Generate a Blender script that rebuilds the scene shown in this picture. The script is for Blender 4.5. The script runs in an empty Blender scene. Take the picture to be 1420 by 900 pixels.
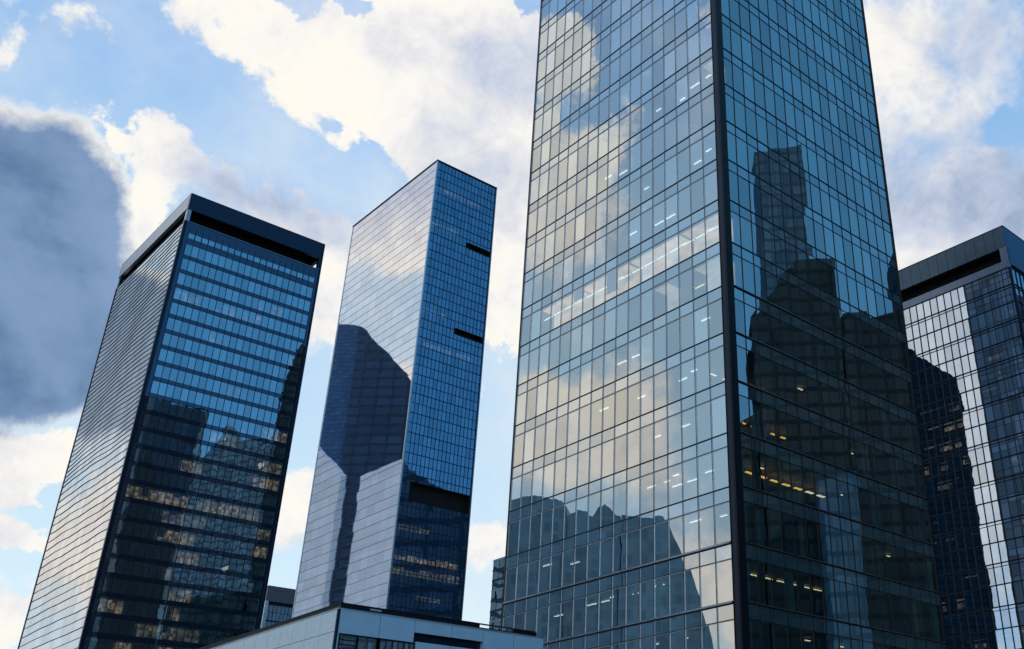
import bpy, math, random
from mathutils import Vector, Matrix
random.seed(7)
SC = bpy.context.scene
COL = SC.collection
rad = math.radians

# ------------------------------------------------------------------ camera
CAM_Z = 1.7
cam_d = bpy.data.cameras.new('camera')
cam = bpy.data.objects.new('camera', cam_d)
COL.objects.link(cam)
SC.camera = cam
RT = Vector((0.99986379, 0.00759517, -0.01465309))
UP = Vector((0.01650453, -0.46012423, 0.88770113))
FW = RT.cross(UP) * -1.0
m = Matrix(((RT.x, UP.x, -FW.x), (RT.y, UP.y, -FW.y), (RT.z, UP.z, -FW.z))).to_4x4()
cam.matrix_world = Matrix.Translation((0, 0, CAM_Z)) @ m
cam_d.sensor_width = 36.0
cam_d.lens = 36.0 * 1413.458 / 1420.0
cam_d.shift_x = (710 - 941.457) / 1420.0
cam_d.shift_y = (440.73 - 450) / 1420.0
cam_d.clip_start = 0.1
cam_d.clip_end = 20000
SC.render.resolution_x = 1024
SC.render.resolution_y = 649
SC.render.engine = 'CYCLES'
SC.cycles.use_denoising = True
SC.cycles.max_bounces = 7
SC.cycles.glossy_bounces = 4
SC.cycles.transparent_max_bounces = 10
SC.cycles.diffuse_bounces = 2
SC.cycles.sample_clamp_indirect = 4.0
SC.cycles.caustics_reflective = False
SC.cycles.caustics_refractive = False
SC.view_settings.view_transform = 'Standard'
SC.view_settings.look = 'None'
SC.view_settings.exposure = 0.0
SC.view_settings.gamma = 1.0
SC.view_settings.use_curve_mapping = False

# ------------------------------------------------------------------ sun
SUN_AZ, SUN_EL = -20.0, 41.0          # degrees from +Y (north), above the horizon
sd = Vector((math.sin(rad(SUN_AZ)) * math.cos(rad(SUN_EL)), math.cos(rad(SUN_AZ)) * math.cos(rad(SUN_EL)), math.sin(rad(SUN_EL))))
sun_d = bpy.data.lights.new('sun', 'SUN')
sun_d.energy = 2.2
sun_d.angle = rad(0.6)
sun_d.color = (1.0, 0.93, 0.84)
sun = bpy.data.objects.new('sun', sun_d)
COL.objects.link(sun)
sun.rotation_euler = sd.to_track_quat('Z', 'Y').to_euler()

# ------------------------------------------------------------------ sky: Nishita air plus procedural clouds, both by direction only
# cloud masses: azimuth, elevation, half width, half height (degrees), tilt, weight
STORM = [(-38.4, 25.0, 7.9, 10.4, 3, 1.0), (-33.4, 21.9, 5.4, 4.6, -26, 0.6), (-36.6, 28.1, 3.2, 6.4, -11, 0.35), (-55, 22.2, 17, 5.4, 0, 1.3), (-50, 23, 12, 6.5, 0, .6)]
COVER = [(-30.3, 40, 1.3, .8, -20, -.6), (-27.6, 38.2, 1.1, .6, -40, -.5), (-23.6, 36.6, 1.0, .6, -30, -.45), (-20.5, 35.2, 1.2, .7, -20, -.4), (-33.1, 28.7, 1.8, 3.0, -39, 0.95), (-34.7, 30.5, 0.9, 1.1, 18, 0.6), (-29.7, 32.4, 1.3, 0.6, 16, 0.3), (-31.1, 35.5, 1.0, 0.5, 18, 0.4), (-28.9, 40.5, 5.5, 2.1, -3, 0.4), (-14.8, 41.7, 7.5, 4.5, 9, 0.3), (-16.5, 36.1, 1.5, 0.8, -12, -0.4), (-36.2, 29.5, 4, 5, -11, .3), (-33.7, 16.8, 3.7, 2.0, 16, 0.9),
 (-33.8, 14.8, 1.7, 0.6, 9, 0.5), (-33.3, 13.3, 2.0, 0.7, 2, 0.45), (-33.0, 9.4, 1.8, 0.8, -16, 0.6), (-39.5, 36.8, 5.7, 2.9, 25, 0.32),
 (-29.7, 40.0, 4.8, 2.5, -19, 0.8), (-24.6, 37.8, 5.8, 3.0, -26, 0.85), (-19.2, 41.1, 7.9, 4.9, -8, 0.9), (-14.2, 36.8, 7.6, 5.9, -23, 0.95),
 (-11.3, 31.5, 4.7, 5.2, 5, 0.8), (-32.1, 33.4, 2.7, 1.8, -16, 0.7), (-24.4, 31.0, 7.0, 2.4, -15, 0.55), (-30.6, 31.6, 4.2, 2.2, -6, 0.35),
 (-22.1, 34.3, 3.2, 1.3, -25, -0.55), (-29.7, 35.5, 3.6, 1.4, -27, -0.45), (-34.6, 35.6, 3.3, 2.1, -13, -0.5), (-22.4, 42.3, 1.7, 0.8, -6, -0.6),
 (-35.3, 31.8, 1.9, 1.0, -37, -0.3), (-22.0, 26.8, 3.2, 4.6, 9, 0.75), (-21.4, 16.6, 2.1, 3.0, 5, 0.6), (-22.4, 20.2, 2.1, 1.9, 7, -0.3),
 (-10.9, 26.8, 2.8, 4.8, 4, 0.5), (-10.7, 19.2, 1.9, 4.3, 3, -0.55), (-11.6, 22.3, 2.3, 2.0, 4, 0.3), (-11.2, 14.6, 2.7, 2.7, 2, 0.55),
 (-10.5, 11.2, 2.3, 1.8, 1, -0.3), (17.5, 37.9, 9.7, 9.8, -12, 0.75), (15.7, 41.2, 3.4, 3.0, -11, 0.4), (22.1, 35.3, 2.2, 1.1, -4, -1.1),
 (17.9, 30.0, 8.3, 5.1, -10, 0.55), (23.0, 40.6, 2.9, 2.9, -16, 0.3),
 # the sky to the west, which the left faces of the towers mirror
 (-64, 22.0, 24, 4.6, 0, 1.3), (-68, 34.5, 17, 7.5, 0, 2.1), (-66, 13.0, 20, 5.0, 0, 1.1),
 (-84.5, 21.0, 7, 5.0, 0, 1.0), (-82.0, 41.5, 2.6, 2.6, 40, 1.0), (-85.5, 37.5, 3.0, 1.6, -35, .6), (-92, 12, 8, 5, 0, .7), (-106, 24, 9, 20, 0, 1.1)]
DARK = [(-29.0, 31.6, 3.5, 2.6, -14, .25), (-14.0, 35.3, 6.1, 4.7, -23, 0.22), (-12.2, 40.8, 4.6, 3.4, 7, 0.3),
 (-24.5, 31.4, 7.0, 2.3, -14, 0.45), (20.5, 40.4, 3.6, 2.6, 6, 0.30), (17.2, 33.6, 7.6, 4.2, -11, 0.3), (14.4, 30.9, 6.9, 3.5, -8, 0.15),
 (21.7, 29.7, 4.3, 3.4, -12, 0.25), (-33.1, 28.3, 1.6, 2.1, -29, 0.18),
 (-66, 35, 14, 6.5, 0, .42), (-106, 22, 9, 16, 0, .08)]

world = bpy.data.worlds.new('World')
SC.world = world
world.use_nodes = True
wt = world.node_tree
wt.nodes.clear()

class NB:
    """small helper to write node trees"""
    def __init__(s, t): s.t = t
    def n(s, kind, **k):
        nd = s.t.nodes.new(kind)
        for a, b in k.items(): setattr(nd, a, b)
        return nd
    def put(s, sock, v):
        if isinstance(v, bpy.types.NodeSocket): s.t.links.new(v, sock)
        elif v is not None: sock.default_value = v
    def math(s, op, a, b=None, c=None, clamp=False):
        nd = s.n('ShaderNodeMath', operation=op, use_clamp=clamp)
        for i, v in enumerate((a, b, c)):
            if v is not None: s.put(nd.inputs[i], v)
        return nd.outputs[0]
    def vmath(s, op, a, b=None, out=0):
        nd = s.n('ShaderNodeVectorMath', operation=op)
        s.put(nd.inputs[0], a)
        if b is not None: s.put(nd.inputs[3 if op == 'SCALE' else 1], b)
        return nd.outputs[out]
    def rng(s, v, a, b, c=0.0, d=1.0, kind='LINEAR'):
        nd = s.n('ShaderNodeMapRange', interpolation_type=kind)
        s.put(nd.inputs[0], v)
        for i, q in enumerate((a, b, c, d)): s.put(nd.inputs[i + 1], q)
        return nd.outputs[0]
    def mix(s, f, a, b, mode='MIX'):
        nd = s.n('ShaderNodeMix', data_type='RGBA', blend_type=mode)
        s.put(nd.inputs[0], f); s.put(nd.inputs[6], a); s.put(nd.inputs[7], b)
        return nd.outputs[2]
    def noise(s, vec, scale, detail=2, rough=.5, dist=0, color=False):
        nd = s.n('ShaderNodeTexNoise')
        if vec is not None: s.put(nd.inputs['Vector'], vec)
        nd.inputs['Scale'].default_value = scale; nd.inputs['Detail'].default_value = detail
        nd.inputs['Roughness'].default_value = rough; nd.inputs['Distortion'].default_value = dist
        return nd.outputs[1 if color else 0]

W = NB(wt)
vdir = W.n('ShaderNodeTexCoord').outputs['Generated']
# ragged edges: jitter the direction with fine noise
wob = W.noise(vdir, 9.0, 9, .68, color=True)
wob = W.vmath('SUBTRACT', wob, (.5, .5, .5))
vj = W.vmath('ADD', vdir, W.vmath('SCALE', wob, 0.085))
def blob_sum(lst, vec):
    tot = None
    for az, el, sa, se, tilt, w in lst:
        a, e, t = rad(az), rad(el), rad(tilt)
        c = Vector((math.sin(a) * math.cos(e), math.cos(a) * math.cos(e), math.sin(e)))
        T = Vector((math.cos(a), -math.sin(a), 0)); U = Vector((-math.sin(a) * math.sin(e), -math.cos(a) * math.sin(e), math.cos(e)))
        e1 = T * math.cos(t) + U * math.sin(t); e2 = U * math.cos(t) - T * math.sin(t); e3 = -c
        M = Matrix(((e1.x, e2.x, e3.x), (e1.y, e2.y, e3.y), (e1.z, e2.z, e3.z)))
        mp = W.n('ShaderNodeMapping', vector_type='TEXTURE')
        W.put(mp.inputs[0], vec)
        mp.inputs[1].default_value = c; mp.inputs[2].default_value = M.to_euler()
        mp.inputs[3].default_value = (rad(sa) * 1.25, rad(se) * 1.25, .6)
        L = W.vmath('LENGTH', mp.outputs[0], out=1)
        g = W.rng(L, 1.0, 0.0, 0.0, 1.0, 'SMOOTHERSTEP')
        tot = W.math('MULTIPLY', g, w) if tot is None else W.math('MULTIPLY_ADD', g, w, tot)
    return tot
cov = blob_sum(COVER, vj)
drk = blob_sum(DARK, W.vmath('ADD', vdir, W.vmath('SCALE', wob, 0.03)))
sep = W.n('ShaderNodeSeparateXYZ'); W.put(sep.inputs[0], vdir)
dx, dy, dz = sep.outputs
fb = W.noise(vdir, 5.5, 9, .56, .25)
fine = W.noise(W.vmath('ADD', vdir, (0, 0, .02)), 15.0, 8, .6, .3)
vf = W.noise(W.vmath('ADD', vdir, (.3, .1, .02)), 42.0, 6, .62, .2)
dens = W.math('ADD', cov, W.math('MULTIPLY', W.math('SUBTRACT', fb, .5), 1.35))
dens = W.math('ADD', dens, W.math('MULTIPLY', W.math('SUBTRACT', fine, .5), 1.05))
dens = W.math('ADD', dens, W.math('MULTIPLY', W.math('SUBTRACT', vf, .5), .95))
dens = W.math('SUBTRACT', dens, W.rng(dx, .55, .8, 0, .9))
# some edges are crisp, some melt away
soft = W.rng(W.noise(W.vmath('ADD', vdir, (4, 2, 1)), 3.2, 3, .5), .40, .62, .12, .50)
soft = W.math('ADD', soft, W.rng(dx, -.70, -.90, 0, .55))
soft = W.math('ADD', soft, W.rng(dx, .12, .26, 0, .45))
alpha = W.rng(dens, .15, W.math('ADD', soft, .15), 0, 1, 'SMOOTHSTEP')
# thick parts are greyer; the edges glow because the sun stands behind the clouds
thick = W.math('ADD', drk, W.math('MULTIPLY', W.math('SUBTRACT', fine, .5), .30))
thick = W.math('ADD', thick, W.math('MULTIPLY', W.math('SUBTRACT', fb, .5), .5))
# relief: a lump is brighter on the side that faces the sun
off = tuple(sd * .035)
fb_s = W.noise(W.vmath('ADD', vdir, off), 5.5, 9, .56, .25)
fine_s = W.noise(W.vmath('ADD', vdir, tuple(Vector((0, 0, .02)) + sd * .012)), 15.0, 8, .6, .3)
thick = W.math('ADD', thick, W.math('MULTIPLY', W.math('SUBTRACT', fb_s, fb), 1.0))
thick = W.math('ADD', thick, W.math('MULTIPLY', W.math('SUBTRACT', fine_s, fine), .9))
thick = W.math('ADD', thick, W.math('MULTIPLY', W.math('SUBTRACT', vf, .5), .15))
thick = W.math('ADD', thick, W.math('ADD', .10, W.rng(dx, .15, .30, 0, .10)))
cr = W.n('ShaderNodeValToRGB'); W.put(cr.inputs[0], thick)
el = cr.color_ramp.elements
el[0].position = 0.0; el[0].color = (1.0, .965, .885, 1)
el[1].position = 1.0; el[1].color = (.11, .18, .31, 1)
for p, c in ((.10, (.95, .93, .90)), (.26, (.78, .79, .83)), (.45, (.57, .63, .77)), (.68, (.34, .43, .60))):
    q = el.new(p); q.color = (*c, 1)
cloud = cr.outputs[0]
# the heavy blue-grey cloud in the west: a bright rim, then dark at once
sj = W.vmath('ADD', vdir, W.vmath('SCALE', wob, .045))
sm = blob_sum(STORM, sj)
sm = W.math('ADD', sm, W.math('MULTIPLY', W.math('SUBTRACT', fine, .5), .30))
sm = W.math('ADD', sm, W.math('MULTIPLY', W.math('SUBTRACT', fb, .5), .25))
sm = W.math('ADD', sm, W.math('MULTIPLY', W.math('SUBTRACT', vf, .5), .12))
s_al = W.rng(sm, .24, W.rng(dz, .34, .46, .60, .38), 0, 1, 'SMOOTHSTEP')
body = W.noise(W.vmath('MULTIPLY', vdir, (1, 1, 1.6)), 4.2, 4, .45, .4)
body = W.noise(W.vmath('MULTIPLY', vdir, (1, 1, 1.7)), 3.6, 7, .56, .6)
mass = W.mix(W.rng(W.math('SUBTRACT', body, W.math('MULTIPLY', W.math('SUBTRACT', fb_s, fb), 1.0)), .30, .70, 0, 1, 'SMOOTHSTEP'), (.075, .15, .30, 1), (.22, .34, .54, 1))
mass = W.mix(W.rng(sm, .80, .40, 0, .35), mass, (.30, .43, .66, 1))
mass = W.mix(W.rng(dx, -.72, -.84), mass, (.36, .46, .57, 1))
rim = W.math('POWER', W.rng(W.math('ADD', sm, W.math('MULTIPLY', W.math('SUBTRACT', fine, .5), .2)), .30, .50, 1, 0), 1.2)
storm_c = W.mix(rim, mass, (1.0, .97, .91, 1))
cloud = W.mix(s_al, cloud, storm_c)
veil = W.rng(W.noise(W.vmath('ADD', vdir, (7, 1, 3)), 3.5, 6, .55), .42, .66, 0, .5, 'SMOOTHSTEP')
alpha = W.math('MAXIMUM', W.math('MAXIMUM', alpha, W.math('MULTIPLY', veil, W.rng(dx, .6, .3))), s_al)
# warmer light on the low western cloud
cloud = W.mix(W.math('MULTIPLY', W.rng(dx, -.74, -.86), .8), cloud, W.mix(1.0, cloud, (1.0, .93, .86, 1), 'MULTIPLY'))
sky = W.n('ShaderNodeTexSky', sky_type='NISHITA', sun_disc=False, sun_elevation=rad(SUN_EL), sun_rotation=rad(SUN_AZ))
sky.air_density = 1.0; sky.dust_density = .3; sky.ozone_density = 2.0
# paler towards the horizon, and towards the sun's side
west = W.rng(dx, .85, -.1)                       # 0 in the east, 1 ahead and in the west
hz = W.math('MULTIPLY', W.rng(dz, .62, .18), W.math('MULTIPLY_ADD', west, .95, .05))
base = W.mix(W.rng(dz, .75, .45), (.25, .50, .90, 1), (.33, .61, .95, 1))
pale = W.mix(1.0, base, (1, 1, 1, 1), 'MIX')
clear = W.mix(hz, base, (.74, .93, 1.0, 1))
east_blue = W.mix(W.rng(dz, .15, .6), (.09, .33, .62, 1), (.06, .27, .52, 1))
clear = W.mix(W.rng(dx, .34, .60), clear, east_blue)
clear = W.mix(W.rng(dx, -.66, -.95), clear, (.48, .69, .85, 1))
# the Nishita air gives the physical part of the clear sky
clear10 = W.vmath('SCALE', clear, 10.0)
air = W.mix(.22, clear10, sky.outputs[0])
cloud10 = W.vmath('SCALE', cloud, 10.0)
final = W.mix(alpha, air, cloud10)
bg = W.n('ShaderNodeBackground'); W.put(bg.inputs[0], final); bg.inputs[1].default_value = 0.1
wo = W.n('ShaderNodeOutputWorld'); wt.links.new(bg.outputs[0], wo.inputs[0])

# ------------------------------------------------------------------ materials
def new_mat(name):
    mt = bpy.data.materials.new(name); mt.use_nodes = True
    t = mt.node_tree; t.nodes.clear(); b = NB(t)
    out = b.n('ShaderNodeOutputMaterial')
    return mt, b, out
def paint(name, col, rough=.5, metal=0.0, var=.12, scale=1.2, spec=.5, bump=0.0):
    mt, b, out = new_mat(name)
    p = b.n('ShaderNodeBsdfPrincipled')
    tc = b.n('ShaderNodeTexCoord').outputs['Object']
    nz = b.noise(tc, scale, 5, .6)
    f = b.rng(nz, .3, .7, 1 - var, 1 + var)
    c = b.vmath('SCALE', (*col, ), f) if False else b.vmath('MULTIPLY', (*col,), None)
    vm = b.n('ShaderNodeVectorMath', operation='SCALE'); vm.inputs[0].default_value = col; b.put(vm.inputs[3], f)
    b.put(p.inputs['Base Color'], vm.outputs[0])
    b.put(p.inputs['Roughness'], b.rng(b.noise(tc, scale * 3, 4), .3, .7, rough * .8, rough * 1.2))
    p.inputs['Metallic'].default_value = metal
    p.inputs['Specular IOR Level'].default_value = spec
    if bump:
        bp = b.n('ShaderNodeBump'); bp.inputs['Strength'].default_value = bump; bp.inputs['Distance'].default_value = .05
        b.put(bp.inputs['Height'], b.noise(tc, scale * 8, 6)); b.put(p.inputs['Normal'], bp.outputs[0])
    b.t.links.new(p.outputs[0], out.inputs[0])
    return mt
def wave_normal(b, amount, sx, sy, sz, detail=2):
    """slightly uneven sheet: tilts the normal a little with a slow noise"""
    tc = b.n('ShaderNodeTexCoord').outputs['Object']
    sc = b.vmath('MULTIPLY', tc, (sx, sy, sz))
    nz = b.noise(sc, 1.0, detail, .5, color=True)
    off = b.vmath('SCALE', b.vmath('SUBTRACT', nz, (.5, .5, .5)), amount)
    g = b.n('ShaderNodeNewGeometry').outputs['Normal']
    return b.vmath('NORMALIZE', b.vmath('ADD', g, off))
def glass(name, refl, base=.5, trans=(.5, .58, .6), wav=.01, s=(.6, .6, .35), rough=0.0, backing=None, var=.16):
    """coated facade glass: mirror coat over tinted see-through (or over an opaque backing)"""
    mt, b, out = new_mat(name)
    nrm = wave_normal(b, wav, *s)
    fr = b.n('ShaderNodeFresnel'); fr.inputs[0].default_value = 1.5; b.put(fr.inputs[1], nrm)
    at = b.n('ShaderNodeAttribute', attribute_name='tone').outputs['Fac']
    fac = b.rng(fr.outputs[0], 0.04, 1.0, base, 1.0)
    gl = b.n('ShaderNodeBsdfGlossy'); gl.inputs['Roughness'].default_value = rough
    b.put(gl.inputs['Normal'], nrm)
    vm = b.n('ShaderNodeVectorMath', operation='SCALE'); vm.inputs[0].default_value = refl
    b.put(vm.inputs[3], b.rng(at, 0, 1, 1 - var, 1 + var * .6))
    b.put(gl.inputs['Color'], vm.outputs[0])
    if backing is None:
        tr = b.n('ShaderNodeBsdfTransparent'); tr.inputs[0].default_value = (*trans, 1)
    else:
        tr = b.n('ShaderNodeBsdfDiffuse'); tr.inputs[0].default_value = (*backing, 1)
    mx = b.n('ShaderNodeMixShader'); b.put(mx.inputs[0], fac)
    b.t.links.new(tr.outputs[0], mx.inputs[1]); b.t.links.new(gl.outputs[0], mx.inputs[2])
    b.t.links.new(mx.outputs[0], out.inputs[0])
    return mt
def cladding(name, refl, diff, mixf, rough, wav, s):
    mt, b, out = new_mat(name)
    nrm = wave_normal(b, wav, *s, detail=3)
    at = b.n('ShaderNodeAttribute', attribute_name='tone').outputs['Fac']
    gl = b.n('ShaderNodeBsdfGlossy'); gl.inputs['Roughness'].default_value = rough; b.put(gl.inputs['Normal'], nrm)
    vm = b.n('ShaderNodeVectorMath', operation='SCALE'); vm.inputs[0].default_value = refl
    b.put(vm.inputs[3], b.rng(at, 0, 1, .9, 1.05)); b.put(gl.inputs['Color'], vm.outputs[0])
    df = b.n('ShaderNodeBsdfDiffuse')
    tc = b.n('ShaderNodeTexCoord').outputs['Object']
    v2 = b.n('ShaderNodeVectorMath', operation='SCALE'); v2.inputs[0].default_value = diff
    b.put(v2.inputs[3], b.rng(b.noise(b.vmath('MULTIPLY', tc, (.8, .8, .15)), 1.0, 5), .3, .7, .85, 1.1)); b.put(df.inputs[0], v2.outputs[0])
    mx = b.n('ShaderNodeMixShader'); mx.inputs[0].default_value = mixf
    b.t.links.new(df.outputs[0], mx.inputs[1]); b.t.links.new(gl.outputs[0], mx.inputs[2]); b.t.links.new(mx.outputs[0], out.inputs[0])
    return mt
def emit(name, col, strength):
    mt, b, out = new_mat(name)
    e = b.n('ShaderNodeEmission'); e.inputs[0].default_value = (*col, 1); e.inputs[1].default_value = strength
    b.t.links.new(e.outputs[0], out.inputs[0]); return mt
def lit_room(name, col, strength, sc=(1.1, 1.1, 2.2)):
    """the bright back of a lit office: a panel that glows by itself, its brightness varied at random by cell"""
    mt, b, out = new_mat(name)
    tc = b.n('ShaderNodeTexCoord').outputs['Object']
    sp = b.n('ShaderNodeSeparateXYZ'); b.put(sp.inputs[0], tc)
    cu = b.math('FLOOR', b.math('DIVIDE', b.math('ADD', sp.outputs[0], sp.outputs[1]), .39)); cz = b.math('FLOOR', b.math('DIVIDE', sp.outputs[2], .47))
    cell = b.n('ShaderNodeCombineXYZ'); b.put(cell.inputs[0], cu); b.put(cell.inputs[1], cz)
    wn = b.n('ShaderNodeTexWhiteNoise'); b.put(wn.inputs[0], cell.outputs[0])
    slow = b.noise(tc, .55, 3, .6)
    k = b.math('MULTIPLY', b.rng(wn.outputs[0], .1, .9, .18, 1.0), b.rng(slow, .36, .6, .25, 1))
    e = b.n('ShaderNodeEmission'); b.put(e.inputs[0], b.mix(wn.outputs[0], (*col, 1), (1, .80, .52, 1)))
    b.put(e.inputs[1], b.math('MULTIPLY', k, strength))
    b.t.links.new(e.outputs[0], out.inputs[0]); return mt

M_BLACK = paint('black_frame', (.004, .005, .008), .4, 0.0, spec=.3)
M_RIB = paint('rib_metal', (.05, .055, .065), .5)
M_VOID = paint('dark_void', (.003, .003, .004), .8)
M_NAVY = paint('navy_metal', (.012, .025, .055), .22, .6)
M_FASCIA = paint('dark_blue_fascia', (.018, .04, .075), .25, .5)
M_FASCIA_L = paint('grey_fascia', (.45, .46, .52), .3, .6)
M_BEAD = paint('pale_aluminium', (.55, .62, .68), .3, .8)
M_LEDGE = paint('ledge_aluminium', (.30, .35, .42), .22, .85)
M_SLAB = paint('slab_edge', (.05, .055, .06), .7)
M_CEIL = paint('ceiling_tiles', (.22, .23, .23), .8)
M_FLOOR = paint('office_carpet', (.06, .065, .075), .9)
M_CORE = paint('core_wall', (.09, .10, .11), .8)
M_CURT = paint('curtain_fabric', (.66, .84, .82), .85)
M_CURT_D = paint('dark_curtain_fabric', (.10, .14, .16), .85)
M_BLIND = paint('blind_fabric', (.45, .45, .44), .8)
M_CONC = paint('roof_concrete', (.25, .25, .24), .85)
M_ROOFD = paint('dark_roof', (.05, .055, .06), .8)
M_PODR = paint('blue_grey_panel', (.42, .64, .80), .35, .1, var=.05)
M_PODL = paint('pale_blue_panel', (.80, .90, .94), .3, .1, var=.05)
G_MAIN = glass('tower_glass', (.94, .99, 1.0), .60, (.52, .66, .68), .004, var=.2)
G_SPAN = glass('spandrel_glass', (.88, .95, .99), .57, wav=.004, backing=(.05, .10, .12))
G_BLUE = glass('blue_glass', (.62, .86, 1.0), .72, (.35, .40, .45), .008, (.8, .8, .6), backing=None)
G_BLUE_S = glass('blue_spandrel', (.45, .62, .85), .20, wav=.012, backing=(.008, .016, .035))
G_DEEP = glass('deep_blue_glass', (.36, .62, .88), .64, (.3, .36, .42), .008, (.9, .9, .7))
G_LAV = glass('pale_mirror_glass', (.64, .80, 1.0), .76, (.3, .33, .36), .0035, (.8, .8, .6))
G_DARK = glass('dark_mirror_glass', (.5, .58, .68), .35, wav=.02, backing=(.01, .012, .018))
C_T1 = cladding('ribbed_silver_cladding', (.90, .90, .90), (.25, .27, .29), .88, .05, .014, (.22, .22, .5))
C_T2 = cladding('silver_panel_cladding', (.84, .87, .93), (.35, .37, .42), .90, .015, .002, (.12, .12, .3))
E_STRIP = emit('light_strip', (1.0, .94, .82), 2.4)
E_WARM = emit('warm_light_strip', (1.0, .72, .40), 2.6)
E_AMBER = emit('amber_light', (1.0, .50, .10), 2.6)
R_WARM = lit_room('lit_office_warm', (1.0, .62, .30), 1.7)
R_PALE = lit_room('lit_office_pale', (.95, .85, .75), .9)

# ------------------------------------------------------------------ mesh helpers
class MB:
    def __init__(s): s.v = []; s.f = []; s.mi = []; s.t = []
    def quad(s, a, b, c, d, mi=0, tone=.5):
        n = len(s.v); s.v += [tuple(a), tuple(b), tuple(c), tuple(d)]; s.f.append((n, n + 1, n + 2, n + 3)); s.mi.append(mi); s.t.append(tone)
    def box(s, x0, x1, y0, y1, z0, z1, mi=0, tone=.5):
        if x1 < x0: x0, x1 = x1, x0
        if y1 < y0: y0, y1 = y1, y0
        n = len(s.v)
        s.v += [(x0, y0, z0), (x1, y0, z0), (x1, y1, z0), (x0, y1, z0), (x0, y0, z1), (x1, y0, z1), (x1, y1, z1), (x0, y1, z1)]
        for f in ((0, 3, 2, 1), (4, 5, 6, 7), (0, 1, 5, 4), (1, 2, 6, 5), (2, 3, 7, 6), (3, 0, 4, 7)):
            s.f.append(tuple(n + i for i in f)); s.mi.append(mi); s.t.append(tone)
    def prism(s, poly, axis, a, b, mi=0):
        """outline poly (list of 2D points) swept along axis ('x' or 'y' or 'z') from a to b"""
        def P(p, q):
            return (q, p[0], p[1]) if axis == 'x' else ((p[0], q, p[1]) if axis == 'y' else (p[0], p[1], q))
        n = len(s.v); k = len(poly)
        s.v += [P(p, a) for p in poly] + [P(p, b) for p in poly]
        s.f.append(tuple(range(n, n + k))); s.f.append(tuple(range(n + 2 * k - 1, n + k - 1, -1)))
        for i in range(k): s.f.append((n + i, n + k + i, n + k + (i + 1) % k, n + (i + 1) % k))
        s.mi += [mi] * (k + 2); s.t += [.5] * (k + 2)
    def build(s, name, mats, parent=None):
        me = bpy.data.meshes.new(name)
        me.from_pydata(s.v, [], s.f)
        for q in (mats if isinstance(mats, (list, tuple)) else [mats]): me.materials.append(q)
        me.polygons.foreach_set('material_index', s.mi)
        at = me.attributes.new('tone', 'FLOAT', 'FACE'); at.data.foreach_set('value', s.t)
        me.update()
        o = bpy.data.objects.new(name, me); COL.objects.link(o)
        if parent: o.parent = parent
        return o
def thing(name, label, cat, loc=(0, 0, 0), rz=0.0, group=None):
    o = bpy.data.objects.new(name, None); COL.objects.link(o)
    o.location = loc; o.rotation_euler = (0, 0, rz); o.empty_display_size = 2
    o['label'] = label; o['category'] = cat
    if group: o['group'] = group
    return o
def struct(o): o['kind'] = 'structure'; return o

R45 = math.pi / 4
class Tower:
    """local frame: x runs along the right face, y along the left face, the near corner is the origin"""
    def __init__(s, name, label, x, y, wr, wl, h, group=None, cat='skyscraper'):
        s.x, s.y, s.wr, s.wl, s.h = x, y, wr, wl, h
        s.root = thing(name, label, cat, (x, y, 0), R45, group)
        ALL.append(s)
    def P(s, face, u, z, o=0.0):
        if face == 'R': return (u, -o, z)
        if face == 'L': return (-o, u, z)
        if face == 'E': return (s.wr + o, u, z)
        return (u, s.wl + o, z)
    def fbox(s, mb, face, u0, u1, z0, z1, o0, o1, mi=0, tone=.5):
        a = s.P(face, u0, z0, o0); b = s.P(face, u1, z1, o1)
        mb.box(a[0], b[0], a[1], b[1], min(z0, z1), max(z0, z1), mi, tone)
    def pane(s, mb, face, u0, u1, z0, z1, o, mi=0, jit=.003):
        j = [random.uniform(-jit, jit) for _ in range(3)]
        # a flat pane leaning by a hair
        q = [(u0, z0, o + j[0]), (u1, z0, o + j[0] + j[1]), (u1, z1, o + j[0] + j[1] + j[2]), (u0, z1, o + j[0] + j[2])]
        pts = [s.P(face, *k) for k in q]
        if face in ('L', 'N'): pts.reverse()
        mb.quad(*pts, mi=mi, tone=random.random())
    def world(s, p):
        c = math.sqrt(.5)
        return Vector((s.x + c * (p[0] - p[1]), s.y + c * (p[0] + p[1]), p[2]))
ALL = []
CAMP = Vector((0, 0, CAM_Z))
def project(p):
    d = p - CAMP; w = d.dot(FW)
    return 941.457 + 1413.458 * d.dot(RT) / w, 440.73 - 1413.458 * d.dot(UP) / w
def hidden(p, own):
    """is p behind another tower, seen from the camera"""
    c = math.sqrt(.5)
    for t in ALL:
        if t is own: continue
        def loc(q): return ((q.x - t.x) * c + (q.y - t.y) * c, -(q.x - t.x) * c + (q.y - t.y) * c, q.z)
        a = loc(CAMP); b = loc(p); lo, hi = 0.0, .999
        for i, (mn, mx) in enumerate(((0, t.wr), (0, t.wl), (0, t.h))):
            d = b[i] - a[i]
            if abs(d) < 1e-9:
                if not mn <= a[i] <= mx: hi = -1
                continue
            t0, t1 = (mn - a[i]) / d, (mx - a[i]) / d
            if t0 > t1: t0, t1 = t1, t0
            lo, hi = max(lo, t0), min(hi, t1)
        if lo < hi: return True
    return False
PENDING = []
def many(t, name, items, mats, limit=100):
    """items: (face, u0, u1, z0, z1, draw) ; the ones that show largest become parts of their own, the rest one part"""
    PENDING.append((t, name, items, mats, limit))
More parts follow.
